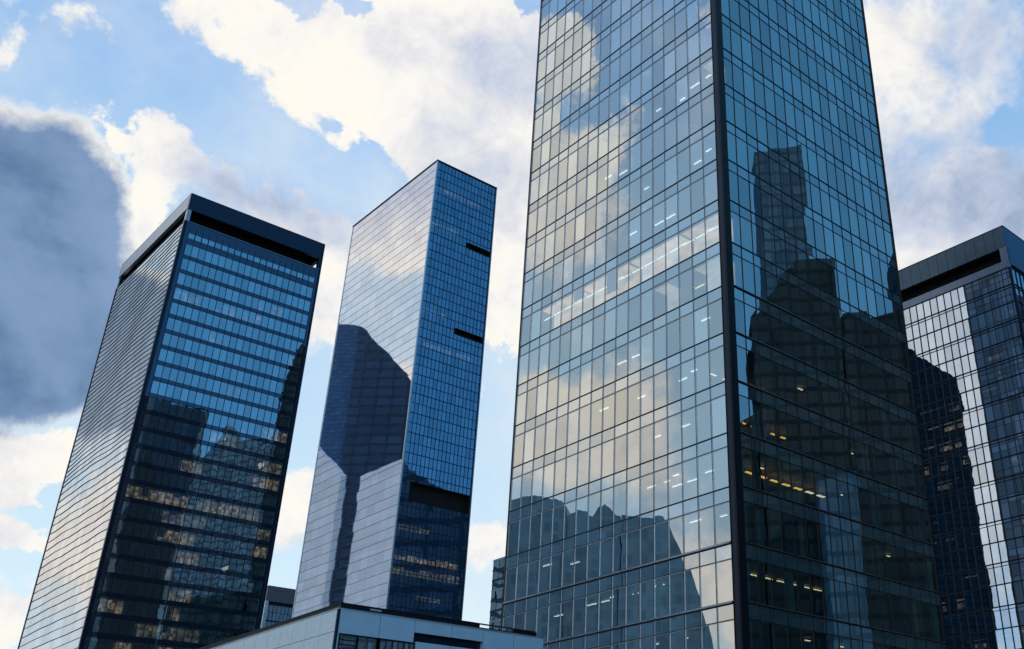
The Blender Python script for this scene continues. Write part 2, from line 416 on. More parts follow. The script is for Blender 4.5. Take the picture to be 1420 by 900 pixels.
def flush():
    for t, name, items, mats, limit in PENDING:
        sc = []
        for it in items:
            f, u0, u1, z0, z1 = it[:5]; area = 0
            if f in 'RL':
                cp = t.world(t.P(f, (u0 + u1) / 2, (z0 + z1) / 2))
                X, Y = project(cp)
                if -5 < X < 1425 and -5 < Y < 905 and not hidden(cp, t):
                    q = [project(t.world(t.P(f, *k))) for k in ((u0, z0), (u1, z0), (u1, z1), (u0, z1))]
                    area = abs(sum(q[i][0] * q[(i + 1) % 4][1] - q[(i + 1) % 4][0] * q[i][1] for i in range(4))) / 2
            sc.append((area, it))
        vis = sorted([k for k in sc if k[0] > 0], key=lambda k: -k[0])
        one = [k[1] for k in vis[:limit]]; ids = set(map(id, one))
        rest = [it for a, it in sc if id(it) not in ids]
        for it in one:
            mb = MB(); it[5](mb, it); mb.build(name, mats, t.root)
        if rest:
            mb = MB()
            for it in rest: it[5](mb, it)
            o = mb.build(name, mats, t.root); o['kind'] = 'stuff'

# ------------------------------------------------------------------ ground and streets
g = MB(); g.quad((-6000, -6000, 0), (6000, -6000, 0), (6000, 6000, 0), (-6000, 6000, 0))
struct(g.build('ground', paint('paving', (.16, .16, .16), .8, scale=.3)))
g = MB(); g.quad((-400, -14, .004), (400, -14, .004), (400, -4, .004), (-400, -4, .004))
struct(g.build('road', paint('asphalt', (.05, .05, .052), .85, scale=2)))
g = MB(); g.box(-400, 400, -4, -3.8, 0, .13)
struct(g.build('kerb', paint('kerb_stone', (.3, .3, .29), .8)))

# ------------------------------------------------------------------ the tall glass tower
ZA = [17.32 + 4.398 * j for j in range(-3, 19)]
HM = 99.2
G_BACK = glass('rear_tower_glass', (.50, .62, .72), .20, wav=.004, backing=(.02, .032, .042), var=.5)
T = Tower('glass_tower', 'tallest tower with a dark corner post and a grid of big blue-grey panes', 4.12, 74.89, 27.04, 29.4, HM)
main = T
SP = 1.12
def uedges(face):
    if face == 'L':
        a, b, n = .66, 29.3, 17
    elif face == 'R':
        a, b, n = .46, 26.95, 17
    elif face == 'E': a, b, n = .1, 29.3, 17
    else: a, b, n = .1, 26.95, 17
    return [a + (b - a) * i / n for i in range(n + 1)]
win, span = [], []
ROWS = [(0.0 if k == 0 else ZA[k - 1], ZA[k]) for k in range(len(ZA))] + [(ZA[-1], HM)]
def draw_win(mb, it):
    f, u0, u1, z0, z1 = it[:5]
    T_ = main
    T_.pane(mb, f, u0, u1, z0, z1, 0.0, 0, .0035)
    if f == 'L':
        T_.fbox(mb, f, u1 - .085, u1 - .045, z0 + .03, z1 - .03, .005, .05, 1)   # the bright gasket at one side of the pane
        T_.fbox(mb, f, u0 + .04, u1 - .09, z1 - .075, z1 - .045, .005, .035, 1)
def draw_span(mb, it):
    f, u0, u1, z0, z1 = it[:5]
    main.pane(mb, f, u0, u1, z0, z1, 0.0, 0, .0025)
    if f == 'L': main.fbox(mb, f, u1 - .08, u1 - .05, z0 + .03, z1 - .03, .005, .035, 1)
for face in 'LREN':
    ue = uedges(face)
    for (z0, z1) in ROWS:
        for a, b in zip(ue, ue[1:]):
            if z1 == HM:
                span.append((face, a, b, z0, z1, draw_span)); continue
            win.append((face, a, b, z0, z1 - SP, draw_win))
            span.append((face, a, b, z1 - SP, z1, draw_span))
many(T, 'window', [w for w in win if w[0] in 'LR'], [G_MAIN, M_BEAD])
many(T, 'spandrel_panel', [w for w in span if w[0] in 'LR'], [G_SPAN, M_BEAD])
mb = MB()
for it in win + span:
    if it[0] in 'EN': T.pane(mb, *it[:5], 0.0, 0, .003)
o = mb.build('rear_window', G_BACK, T.root); o['kind'] = 'stuff'
for face in 'LREN':
    mb = MB(); ue = uedges(face)
    for i, u in enumerate(ue):
        T.fbox(mb, face, u - .026, u + .026, 0, HM, -.05, .05)
    for k, z in enumerate(ZA):
        T.fbox(mb, face, ue[0], ue[-1], z - .042, z + .042, -.045, .058)
        T.fbox(mb, face, ue[0], ue[-1], z - SP - .026, z - SP + .026, -.04, .042)
    mb.build('window_frame', M_BLACK, T.root)
# projecting ledges on the lower floors
for face, top in (('L', 2), ('R', 8)):
    for k in range(0, 22):
        if (face == 'L' and ZA[k] > 23) or (face == 'R' and ZA[k] > 46.5): continue
        u1 = 29.3 if face == 'L' else 26.9
        if face == 'L' and abs(ZA[k] - 26.1) < 1: u1 = 20
        mb = MB(); T.fbox(mb, face, .7, u1, ZA[k] + .04, ZA[k] + (.18 if face == 'L' else .10), .0, .16)
        mb.build('ledge', M_LEDGE, T.root)
# corner posts
mb = MB(); mb.box(-.22, .62, -.20, .40, 0, HM + .6, 0)
mb.box(-.235, -.22, -.05, .25, 0, HM + .6, 1)  # navy strip: the post's blue sheen laid on as colour
mb.build('corner_post', [M_BLACK, M_NAVY], T.root)
for (cx, cy) in ((27.0, 0), (0, 29.35), (27.0, 29.35)):
    mb = MB(); mb.box(cx - .08, cx + .12, cy - .12, cy + .12, 0, HM + .4); mb.build('corner_trim', M_BLACK, T.root)
# floors and ceilings
for z in ZA:
    mb = MB()
    mb.box(.18, 26.85, .18, 29.2, z - .35, z - .02, 1)
    mb.box(.20, 26.83, .20, 29.18, z - SP - .02, z - SP + .05, 0)
    mb.build('floor_slab', [M_CEIL, M_FLOOR], T.root)
mb = MB(); mb.box(8.5, 19, 9, 21, 0, HM - .6); mb.build('core_wall', M_CORE, T.root)
mb = MB(); mb.box(.1, 26.9, .1, 29.25, HM - .3, HM); mb.box(6, 20, 7, 22, HM, HM + 3); mb.build('roof', M_CONC, T.root)
# ceiling lights behind the glass
lights = []
def light(face, u, depth, k, ln=1.15, mat=E_STRIP, drop=.06, wd=.14):
    lights.append((face, u, depth, k, ln, mat, drop, wd))
kL = {}                                      # floor index by the height of its ceiling
def floor_top(z): return min(range(len(ZA)), key=lambda i: abs(ZA[i] - z))
fw = floor_top(53.8)
for i in range(15):                          # the one floor whose lights are all on
    light('L', 1.6 + i * 1.72, 1.2, fw, 1.4, E_STRIP, .5, .14)
    if i in (0, 2, 7): light('L', 1.9 + i * 1.72, .6, fw, 1.1, E_STRIP, .9, .10)
for u in (1.9, 3.6, 5.0, 8.6): light('L', u, 2.4, floor_top(49.3), 1.1, E_WARM, .3)
for k, us in ((floor_top(70), (2.3, 3.9, 6.5, 9.4)), (floor_top(66), (15.2, 17.0, 26.5)), (floor_top(61.8), (2.6, 4.5, 11.2)), (floor_top(75), (9.0, 10.7)),
              (floor_top(57.9), (8.2, 9.8, 13)), (floor_top(45.2), (3.5, 13.2, 15.0)), (floor_top(40.7), (5.2, 7.0, 12.4, 16.8)), (floor_top(36.1), (6.8, 10.4)),
              (floor_top(31.4), (7.6, 9.3, 4.9, 11.1)), (floor_top(26.7), (.9, 2.9, 5.2, 22.1, 24.4)), (floor_top(22.1), (13.2, 15.1, 16.9, 18.6, 9.5, 24.2)),
              (floor_top(17.3), (3.4, 7.5, 8.9, 10.2))):
    for u in us: light('L', u + .2, random.choice((1.6, 2.2, 3.0)), k, random.choice((.7, 1.0, 1.2)))
for u in (7.6, 9.4): light('L', u, 3.6, floor_top(31.4), 1.2)
for i in range(8): light('R', 2.8 + i * 1.56, 2.6, floor_top(31.2), .95, E_AMBER if i < 6 else E_WARM, .5, .3)
for i in range(6): light('R', 3.1 + i * 1.3, 3.0, floor_top(35.7), .6, E_AMBER, .45, .2)
for i in range(5): light('R', 2.6 + i * 1.6, 4.6, floor_top(40.2), .7, E_WARM, .4, .2)
for u_, z_ in ((5, 31.4), (16, 31.4), (17.8, 35.8), (11, 40.4), (9.5, 17.5), (14, 17.5), (19, 17.5), (22, 26.9)): light('R', u_, 1.8, floor_top(z_), .6, E_WARM, .2)
for i in range(11): light('R', 4.3 + i * 1.56, 2.6, floor_top(22.1), 1.0, E_WARM, .12, .12)
for u, z in ((8.2, 66), (12.8, 57.9), (3.2, 40), (6.2, 44.9), (20.5, 31), (24, 26), (21.4, 22), (25.2, 22), (18.5, 35.8), (3, 57), (14.6, 48)):
    light('R', u, 2.0, floor_top(z), .7)
for face, u, dp, k, ln, mt_, drop, wd in lights[:100]:
    zc = ZA[k] - SP - .03 - drop
    mb = MB(); T.fbox(mb, face, u, u + ln, zc - .05, zc, -dp, -dp - wd)
    if drop > .1:
        for q in (.1, .9): T.fbox(mb, face, u + ln * q, u + ln * q + .015, zc, zc + drop, -dp - wd * .4, -dp - wd * .4 - .015, 1)
    mb.build('ceiling_light', [mt_, M_BLACK], T.root)
for _ in range(46):
    f_ = random.choice('LLR'); ue_ = uL0 = uedges(f_); i_ = random.randrange(1, 16); k_ = random.randrange(4, 20)
    z1_ = ZA[k_] - SP - .04; h_ = random.choice((.5, .9, 1.2, 1.7, 2.4))
    mb = MB(); T.fbox(mb, f_, ue_[i_] + .05, ue_[i_ + 1] - .05, z1_ - h_, z1_, -.16, -.18); mb.build('blind', M_BLIND, T.root)
# the fully lit floor: glowing ceiling and wall a little way in
R_GLOW = room_glow = None
def glow_mat(name, col, strength):
    mt, b, out = new_mat(name)
    tc = b.n('ShaderNodeTexCoord').outputs['Object']
    n_ = b.noise(b.vmath('MULTIPLY', tc, (.45, .45, .8)), 1.0, 4, .6)
    e = b.n('ShaderNodeEmission'); e.inputs[0].default_value = (*col, 1); b.put(e.inputs[1], b.rng(n_, .3, .7, strength * .45, strength * 1.2))
    b.t.links.new(e.outputs[0], out.inputs[0]); return mt
R_GLOW = glow_mat('warm_lit_interior', (1.0, .56, .30), 1.6)
R_DIM = glow_mat('dim_lit_interior', (1.0, .66, .42), .8)
def lit_floor(face, a, b_, k, mt_):
    zc_ = ZA[k] - SP
    mb = MB(); T.fbox(mb, face, a, b_, zc_ - .10, zc_ - .06, -.35, -1.9); mb.build('lit_ceiling', mt_, T.root)
    mb = MB(); T.fbox(mb, face, a, b_, ZA[k - 1] + .9, zc_ - .12, -1.9, -1.96); mb.build('lit_wall', mt_, T.root)
for a, b_ in ((.8, 5.6), (5.9, 12.6), (13.0, 19.8), (20.1, 26.2)): lit_floor('L', a, b_, fw, R_GLOW)
lit_floor('L', .8, 4.1, fw - 1, R_DIM); lit_floor('L', 7.5, 9.2, fw - 1, R_DIM)
lit_floor('L', .9, 2.3, floor_top(70.9), R_DIM)
# curtains
def curtain(face, u0, u1, k, mat, frac=1.0, dp=.35):
    z1 = ZA[k] - SP - .05; z0 = ZA[k - 1] + .05 + (1 - frac) * 2.8
    mb = MB(); n = max(4, int((u1 - u0) / .07)); pts = []
    for i in range(n + 1):
        u = u0 + (u1 - u0) * i / n
        pts.append((u, dp + .035 * math.sin(i * 1.9) + .02 * math.sin(i * .7 + u)))
    for (ua, da), (ub, db) in zip(pts, pts[1:]):
        q = [T.P(face, ua, z0, -da), T.P(face, ub, z0, -db), T.P(face, ub, z1, -db), T.P(face, ua, z1, -da)]
        if face == 'L': q.reverse()
        mb.quad(*q)
        q2 = [T.P(face, ua, z0, -da - .02), T.P(face, ub, z0, -db - .02), T.P(face, ub, z1, -db - .02), T.P(face, ua, z1, -da - .02)]
        if face == 'R': q2.reverse()
        mb.quad(*q2)
    mb.build('curtain', mat, T.root)
f22, f17, f26, f31, f35 = floor_top(22.1), floor_top(17.3), floor_top(26.7), floor_top(31.3), floor_top(35.7)
uL = uedges('L'); uR = uedges('R')
for a, b in ((4.2, 5.5), (7.3, 7.9), (8.5, 9.2), (9.5, 10.4), (11.4, 11.9)): curtain('L', a, b, f22 + 1 - 1, M_CURT)
for a, b in ((.7, 2.3), (2.4, 4.1)): curtain('L', a, b, f17, M_CURT)
for a, b in ((.7, 2.3), (2.4, 4.1), (10.9, 12.1), (19.2, 20.2), (21.3, 22.6), (24.2, 25.3)): curtain('L', a, b, f17 - 0, M_CURT) if a > 5 else curtain('L', a, b, f17 - 1, M_CURT)
for a, b in ((4.3, 5.6), (5.9, 9.0), (9.3, 10.6)): curtain('L', a, b, f17, M_CURT_D)
for a, b in ((4.2, 7.4), (7.5, 9.2)): curtain('L', a, b, f17 - 1, M_CURT_D)
for k in (f17, f22, f26, f31, f35, f35 + 1):
    curtain('R', uR[0] + .05, uR[1] - .5, k, M_CURT)
    curtain('R', uR[16] + .3, uR[17] - .05, k, M_CURT)
for k, l in ((f26, ((2.6, 3.4), (4.4, 5.2), (6.2, 7.0), (7.8, 8.4), (16.5, 16.8), (17.5, 17.75), (18.4, 18.6))), (f22, ((2.5, 3.3), (5.5, 6.6), (7.0, 7.9), (22.4, 23.6))),
             (f35, ((2.6, 4.4), (14.5, 16.0), (17.5, 18.5), (19.4, 20.2), (22, 23.2))), (f31, ((2.5, 3.5), (12.5, 13.6), (14.2, 15.4), (18, 19.5), (21, 22.3))),
             (f35 + 1, ((10.5, 11), (11.6, 12.1), (13, 13.8), (16, 17.6), (21.5, 23))), (f35 + 2, ((2, 3), (4.2, 5), (7, 8.5), (9, 9.6), (12, 12.6))), (f17, ((3.4, 4.2), (8.8, 10), (12.4, 13.2)))):
    for a, b in l: curtain('R', a, b, k, M_CURT if (a * 7) % 2 < .8 else M_CURT_D)

# ------------------------------------------------------------------ left tower with the hooded roof
T1 = Tower('office_tower', 'left tower with a hooded dark roof frame and rows of small windows', -84.69, 147.41, 24.9, 33.3, 104.1)
t = T1
zc = [93.38 - 2.834 * i for i in range(33)]
rows1 = [z for z in zc if z > 1.5]
ncol = 20; ua, ub = 1.0, 24.2
pw = (ub - ua) / ncol
win = []
def draw_w1(mb, it):
    f, u0, u1, z0, z1 = it[:5]
    T1.pane(mb, f, u0, u1, z0, z1, -.03, 0, .0022)
for face in 'RN':
    for z in rows1:
        for c in range(ncol): win.append((face, ua + c * pw + .055, ua + (c + 1) * pw - .055, z - 1.10, z + 1.0, draw_w1))
    for c in range(ncol): win.append((face, ua + c * pw + .09, ua + (c + 1) * pw - .09, 95.55, 96.5, draw_w1))
many(t, 'window', win, [G_BLUE])
# spandrel bands and mullions
for face in 'RN':
    mb = MB()
    edges = [(98.5, 96.5)] + [(95.55, 93.38 + 1.0)] + [(z - 1.10, z - 2.834 + 1.0) for z in rows1]
    for zt, zb in edges: T1.fbox(mb, face, .1, 24.8, max(zb, 0), zt, -.35, 0.0, 0)
    T1.fbox(mb, face, .1, ua + .09, 0, 98.5, -.34, .004, 0); T1.fbox(mb, face, ub - .09, 24.8, 0, 98.5, -.34, .004, 0)
    mb.build('spandrel_band', [G_BLUE_S], t.root)
    mb = MB()
    for c in range(ncol + 1): T1.fbox(mb, face, ua + c * pw - .04, ua + c * pw + .04, 0, 97.6, -.3, .03)
    for z in rows1: T1.fbox(mb, face, ua, ub, z + .98, z + 1.02, -.3, .02)
    mb.build('window_frame', [M_BLACK], t.root)
# rooms behind the glass
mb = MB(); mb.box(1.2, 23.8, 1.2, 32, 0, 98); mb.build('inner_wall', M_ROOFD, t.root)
nb = 0
for _ in range(60):
    r = random.choice(rows1[:26]); c = random.randrange(ncol)
    mb = MB(); d = random.uniform(.2, .3)
    h = random.choice((.5, .9, 1.3, 1.8)); T1.fbox(mb, 'R', ua + c * pw + .1, ua + (c + 1) * pw - .1, r + .84 - h, r + .84, -.32, -.36); mb.build('blind', M_BLIND, t.root)
lit1 = {15: (list(range(0, 18)), R_WARM), 3: ([0, 1, 2, 3, 6, 7, 8, 9, 10, 12], R_PALE), 2: ([12, 14, 15], R_PALE), 17: ([5, 6, 7, 8, 9, 18, 19], R_WARM), 18: ([8, 9, 10], R_WARM),
        10: ([13, 16, 17, 18, 19], R_WARM), 11: ([9, 10, 11, 12], R_PALE), 12: ([17, 18, 19], R_WARM), 13: ([6, 7, 8, 16, 17, 18, 19], R_WARM), 16: ([5, 6, 7, 8, 9, 10, 18, 19], R_PALE),
        20: ([8, 9, 10], R_WARM), 22: ([5, 6, 7, 8, 9, 10, 11, 12], R_PALE), 21: ([0, 1, 2, 9], R_WARM), 19: ([7], R_PALE), 23: ([3, 4, 8, 9], R_WARM), 5: ([6, 18], R_PALE), 8: ([10, 11], R_PALE)}
for i, (cs, mt_) in lit1.items():
    for c in cs:
        if i < len(rows1):
            mb = MB(); T1.fbox(mb, 'R', ua + c * pw + .02, ua + (c + 1) * pw - .02, rows1[i] - .95, rows1[i] + .8, -.6, -.64); mb.build('lit_room', mt_, t.root)
# ribbed cladding on the left face
NW = 40
def ribz(u, z): return .8 * (.34 * math.sin(u * .21 + z * .11) * math.sin(z * .05 + 1) + .10 * math.sin(u * .55 + z * .4) + .03 * math.sin(u * 1.6 + z))
ztops = [98.6 - 2.834 * i for i in range(35)]
for face, w in (('L', 33.3), ('E', 33.3)):
    for i, zt in enumerate(ztops):
        zb = max(zt - 2.834, 0)
        if zt <= .2: break
        mb = MB()
        for s_ in range(18):
            a, b = .35 + (w - .45) * s_ / 18, .35 + (w - .45) * (s_ + 1) / 18
            T1.pane(mb, face, a, b, zb, zt, 0, 0, .004)
        mb.build('cladding_panel', C_T1, t.root)
    for zt0 in ztops:
        if zt0 < 2: break
        for sub, th in ((0, .045), (.95, .014), (1.9, .014)) if zt0 > 60 else ((0, .06), (1.42, .016)):
            mb = MB(); zt = zt0 - sub
            amp = 1.0 if zt > 45 else (zt - 25) / 20 if zt > 25 else 0
            if zt > 98.4: amp = .0
            prev = None
            for k in range(NW + 1):
                u = .3 + (w - .35) * k / NW; z = zt + ribz(u, zt) * amp
                if prev:
                    (pu, pz) = prev
                    a = [T1.P(face, pu, pz - th / 2, .0), T1.P(face, u, z - th / 2, .0), T1.P(face, u, z + th / 2, .0), T1.P(face, pu, pz + th / 2, .0)]
                    o = [T1.P(face, pu, pz - th / 2, .09), T1.P(face, u, z - th / 2, .09), T1.P(face, u, z + th / 2, .09), T1.P(face, pu, pz + th / 2, .09)]
                    if face == 'L': mb.quad(o[3], o[2], o[1], o[0]); mb.quad(a[0], a[1], o[1], o[0]); mb.quad(o[3], o[2], a[2], a[3])
                    else: mb.quad(*o); mb.quad(o[0], o[1], a[1], a[0]); mb.quad(a[3], a[2], o[2], o[3])
                prev = (u, z)
            if sub == 0 or face == 'L': mb.build('rib', M_RIB, t.root) if face == 'L' else None
mb = MB(); mb.box(-.18, .38, -.15, .30, 0, 98.6); mb.build('corner_post', M_NAVY, t.root)
mb = MB(); mb.box(24.6, 25.0, -.12, .3, 0, 104); mb.build('corner_post', M_NAVY, t.root)
mb = MB(); mb.box(-.1, .25, 33.1, 33.4, 0, 98.6); mb.build('corner_post', M_NAVY, t.root)
# roof hood
mb = MB()
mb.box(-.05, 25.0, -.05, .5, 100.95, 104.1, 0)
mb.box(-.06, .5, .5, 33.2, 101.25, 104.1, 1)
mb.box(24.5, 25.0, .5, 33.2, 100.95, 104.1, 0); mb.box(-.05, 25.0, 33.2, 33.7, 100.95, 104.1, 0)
mb.box(.5, 24.5, .5, 33.2, 103.2, 103.9, 2)
mb.build('roof_hood', [M_FASCIA, M_FASCIA_L, M_VOID], t.root)
mb = MB(); mb.box(-.07, 25.05, -.07, 33.75, 104.1, 104.22); mb.build('roof_coping', M_BLACK, t.root)
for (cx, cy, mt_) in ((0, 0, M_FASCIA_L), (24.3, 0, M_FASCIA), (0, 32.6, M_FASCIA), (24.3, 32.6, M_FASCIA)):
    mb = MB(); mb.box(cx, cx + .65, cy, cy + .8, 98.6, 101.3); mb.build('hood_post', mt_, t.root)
mb = MB(); mb.box(1.2, 22.6, 2.6, 32.2, 98.0, 103.2); mb.build('plant_room', M_VOID, t.root)
mb = MB(); mb.box(.12, 24.8, .12, 33.2, 98.1, 98.5); mb.build('roof_deck', M_ROOFD, t.root)
mb = MB(); t.fbox(mb, 'R', .4, 24.6, 98.5, 98.62, -.3, .12); mb.build('ledge', M_LEDGE, t.root)

# ------------------------------------------------------------------ slim second tower
H2 = 143.6
T2 = Tower('slim_tower', 'slim tower with silver left side and blue glass right side', -55.21, 192.23, 16.5, 39.0, H2)
t = T2
nc = 17; pw2 = (16.2 - .25) / nc; rh = 2.15
slots = [(10.2, 16.1, 123.9, 125.3), (9.0, 16.0, 101.6, 103.0), (2.2, 16.1, 62.8, 66.6)]
win = []
def draw_w2(mb, it):
    T2.pane(mb, *it[:5], -.06, 0, .0018)
def inslot(u0, u1, z0, z1): return any(u1 > a + .1 and u0 < b - .1 and z1 > c and z0 < d for a, b, c, d in slots)
nr = int(H2 / rh)
for face in 'RN':
    for r in range(nr):
        zt = H2 - .25 - r * rh; zb = zt - rh
        if r == 0: zt2 = zt
        for c in range(nc):
            u0 = .25 + c * pw2; u1 = u0 + pw2
            segs = [(zb + .04, zt - .04)]
            if face == 'R':
                for a_, b_, c_, d_ in slots:
                    if u1 > a_ + .1 and u0 < b_ - .1 and zt > c_ and zb < d_:
                        segs = [q for q in ((zb + .04, c_ - .06), (d_ + .06, zt - .04)) if q[1] - q[0] > .15]
            for q in segs: win.append((face, u0 + .035, u1 - .035, q[0], q[1], draw_w2))
many(t, 'window', win, [G_DEEP])
for face in 'RN':
    mb = MB()
    def vbar(u, z0, z1): T2.fbox(mb, face, u - .035, u + .035, z0, z1, -.15, .03)
    for c in range(nc + 1):
        u = .25 + c * pw2
        cut = sorted([(z0, z1) for a, b, z0, z1 in slots if a + .2 < u < b - .05]) if face == 'R' else []
        z = 0
        for z0, z1 in cut: vbar(u, z, z0); z = z1
        vbar(u, z, H2)
    for r in range(nr):
        z = H2 - .25 - r * rh
        th = .06 if r % 2 else .04
        cut = [(a, b) for a, b, z0, z1 in slots if z0 < z < z1] if face == 'R' else []
        if cut: T2.fbox(mb, face, .2, cut[0][0], z - th, z + th, -.14, .02)
        else: T2.fbox(mb, face, .2, 16.4, z - th, z + th, -.14, .02)
    mb.build('window_frame', M_BLACK, t.root)
for a, b, z0, z1 in slots:
    mb = MB()
    T2.fbox(mb, 'R', a, b, z0, z1, -1.2, -1.26); T2.fbox(mb, 'R', a, b, z0 - .06, z0, -1.2, .05); T2.fbox(mb, 'R', a, b, z1, z1 + .06, -1.2, .05)
    T2.fbox(mb, 'R', a - .06, a, z0, z1, -1.2, .05); T2.fbox(mb, 'R', b, b + .06, z0, z1, -1.2, .05)
    mb.build('recess', M_VOID, t.root)
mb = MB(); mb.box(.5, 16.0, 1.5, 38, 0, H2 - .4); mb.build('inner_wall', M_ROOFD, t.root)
def lit2(z, u0, u1, h, mt_):
    mb = MB(); T2.fbox(mb, 'R', u0, u1, z, z + h, -.5, -.55); mb.build('lit_room', mt_, t.root)
for z, a, b, h, m_ in ((126.2, .4, 8, 1.3, R_PALE), (104.6, .4, 7, 1.2, R_PALE), (96.6, 2, 14, 1.2, R_PALE), (57.0, .9, 8, 1.2, R_PALE), (51.0, .4, 15.6, 1.5, R_WARM), (48.4, .4, 15.8, 1.5, R_PALE), (44.2, 6, 12, 1.0, R_PALE), (136, 3, 13, 1.2, R_PALE)):
    u = a
    while u < b - .5:
        e = min(b, u + random.uniform(1.2, 3.2)); lit2(z, u, e - .25, h * random.uniform(.6, 1), m_); u = e
for face in 'LE':
    for r in range(nr):
        zt = H2 - .3 - r * rh; mb = MB(); k = 13
        for s_ in range(k):
            a, b = .3 + 38.5 * s_ / k, .3 + 38.5 * (s_ + 1) / k
            T2.pane(mb, face, a + .012, b - .012, zt - rh + .03, zt - .03, 0, 0, .0012)
        mb.build('cladding_panel', C_T2, t.root)
mb = MB()
T2.fbox(mb, 'L', .1, 38.9, 0, H2 - .3, -.3, -.08); T2.fbox(mb, 'E', .1, 38.9, 0, H2 - .3, -.3, -.08)
for r in range(nr): T2.fbox(mb, 'L', .1, 38.9, H2 - .3 - r * rh - .035, H2 - .3 - r * rh + .035, -.07, .03)
mb.build('panel_joints', M_NAVY, t.root)
mb = MB(); mb.box(-.1, .22, -.08, .28, 0, H2 - .3); mb.build('corner_trim', M_BEAD, t.root)
mb = MB(); mb.box(-.1, .25, 38.8, 39.1, 0, H2 - .3); mb.build('corner_trim', M_BEAD, t.root)
mb = MB(); mb.box(16.35, 16.6, -.1, .3, 0, H2 - .3); mb.build('corner_trim', M_LEDGE, t.root)
mb = MB(); mb.box(-.15, 16.65, -.15, 39.15, H2 - .3, H2); mb.build('roof', M_BLACK, t.root)

# ------------------------------------------------------------------ right tower
H4 = 78.6
T4 = Tower('corner_tower', 'right tower with a panelled parapet over a long black slot', 45.71, 121.70, 20.0, 34.0, H4)
t = T4
win = []
def draw_w4(mb, it): T4.pane(mb, *it[:5], -.06, 0, .0010)
pw4 = 1.16; r4 = 2.62
ncl = 29; ncr = 16
nrow = 26
for r in range(nrow):
    zt = 71.9 - r * r4; zb = zt - r4
    for c in range(ncl): win.append(('L', .25 + c * pw4 + .04, .25 + (c + 1) * pw4 - .04, zb + .06, zt - .05, draw_w4))
    for c in range(ncr): win.append(('R', .25 + c * pw4 + .04, .25 + (c + 1) * pw4 - .04, zb + .1, zt - .1, draw_w4))
many(t, 'window', win, [G_LAV])
for face, n in (('L', ncl), ('R', ncr)):
    mb = MB()
    for c in range(n + 1): T4.fbox(mb, face, .25 + c * pw4 - .035, .25 + c * pw4 + .035, 3, 71.9, -.1, .06)
    for r in range(nrow + 1):
        z = 71.9 - r * r4
        T4.fbox(mb, face, .25, .25 + n * pw4, z - .06, z + .06, -.1, .05)
        if r % 2: T4.fbox(mb, face, .25, .25 + n * pw4, z - .45, z - .40, -.1, .04)
    mb.build('window_frame', M_BLACK, t.root)
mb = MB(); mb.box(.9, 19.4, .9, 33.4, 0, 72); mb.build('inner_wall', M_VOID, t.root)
# parapet panels, slot, band
for c in range(22):
    mb = MB(); T4.fbox(mb, 'L', .05 + c * 1.54, .05 + (c + 1) * 1.54 - .05, 75.2, H4 - .1, -.4, 0); mb.build('parapet_panel', M_PARL if False else paint('parapet_steel', (.07, .115, .16), .3, .5) if c == 0 else bpy.data.materials['parapet_steel'], t.root)
mb = MB(); T4.fbox(mb, 'R', .02, 19.9, 72.5, H4 - .1, -.4, 0.0); mb.build('parapet_panel', paint('blue_steel', (.03, .10, .21), .22, .6), t.root)
mb = MB(); T4.fbox(mb, 'L', 1.1, 33.9, 73.1, 75.2, -1.6, -1.7); T4.fbox(mb, 'L', .0, 33.9, 75.12, 75.2, -1.6, -.02); T4.fbox(mb, 'L', 1.1, 1.16, 73.1, 75.12, -1.6, -.02)
mb.build('slot', M_VOID, t.root)
mb = MB(); T4.fbox(mb, 'L', .0, 1.1, 71.9, 75.2, -.4, -.01); T4.fbox(mb, 'L', 1.1, 33.9, 71.9, 73.1, -.4, -.01); mb.build('fascia_band', paint('grey_blue_band', (.20, .25, .33), .3, .5), t.root)
mb = MB(); mb.box(-.05, 20.05, -.05, 34.05, H4 - .1, H4); mb.build('roof', M_BLACK, t.root)
mb = MB(); mb.box(-.06, .22, -.06, .22, 0, 71.9); mb.build('corner_trim', M_NAVY, t.root)
mb = MB(); mb.box(19.0, 20, .3, 34, 0, 72.4); mb.box(.3, 20, 33.6, 34, 0, 72.4); mb.build('back_wall', M_NAVY, t.root)
mb = MB(); mb.box(0, 20, .0, 33.9, 0, 3.0); mb.build('base', M_ROOFD, t.root)
for r in (5, 6, 7, 8, 9, 10, 12, 13, 15, 16, 18, 19, 21, 22):
    z = 71.9 - r * r4 - .9; c = random.uniform(8.3, 10)
    kind = R_WARM if r in (7, 8, 9, 16) else R_PALE
    while c < 17.4:
        ln = random.uniform(.6, 2.4)
        if random.random() < (.8 if r in (7, 8, 9, 16, 18) else .4):
            mb = MB(); T4.fbox(mb, 'L', c, min(c + ln, 18), z, z + .16, -.5, -.55)
            if random.random() < .5: T4.fbox(mb, 'L', c, min(c + ln, 18), z - 1.0, z - .35, -.52, -.56)
            mb.build('lit_room', kind, t.root)
        c += ln + random.uniform(.1, .6)
for _ in range(26):
    r = random.randrange(2, 24); c = random.uniform(.6, 7)
    z = 71.9 - r * r4 - random.uniform(.6, 1.8); ln = random.choice((.5, 1.1, 2.2))
    mb = MB(); T4.fbox(mb, 'L', c, min(c + ln, 8), z, z + random.choice((.12, .5, .9)), -.5, -.55); mb.build('lit_room', R_PALE, t.root)

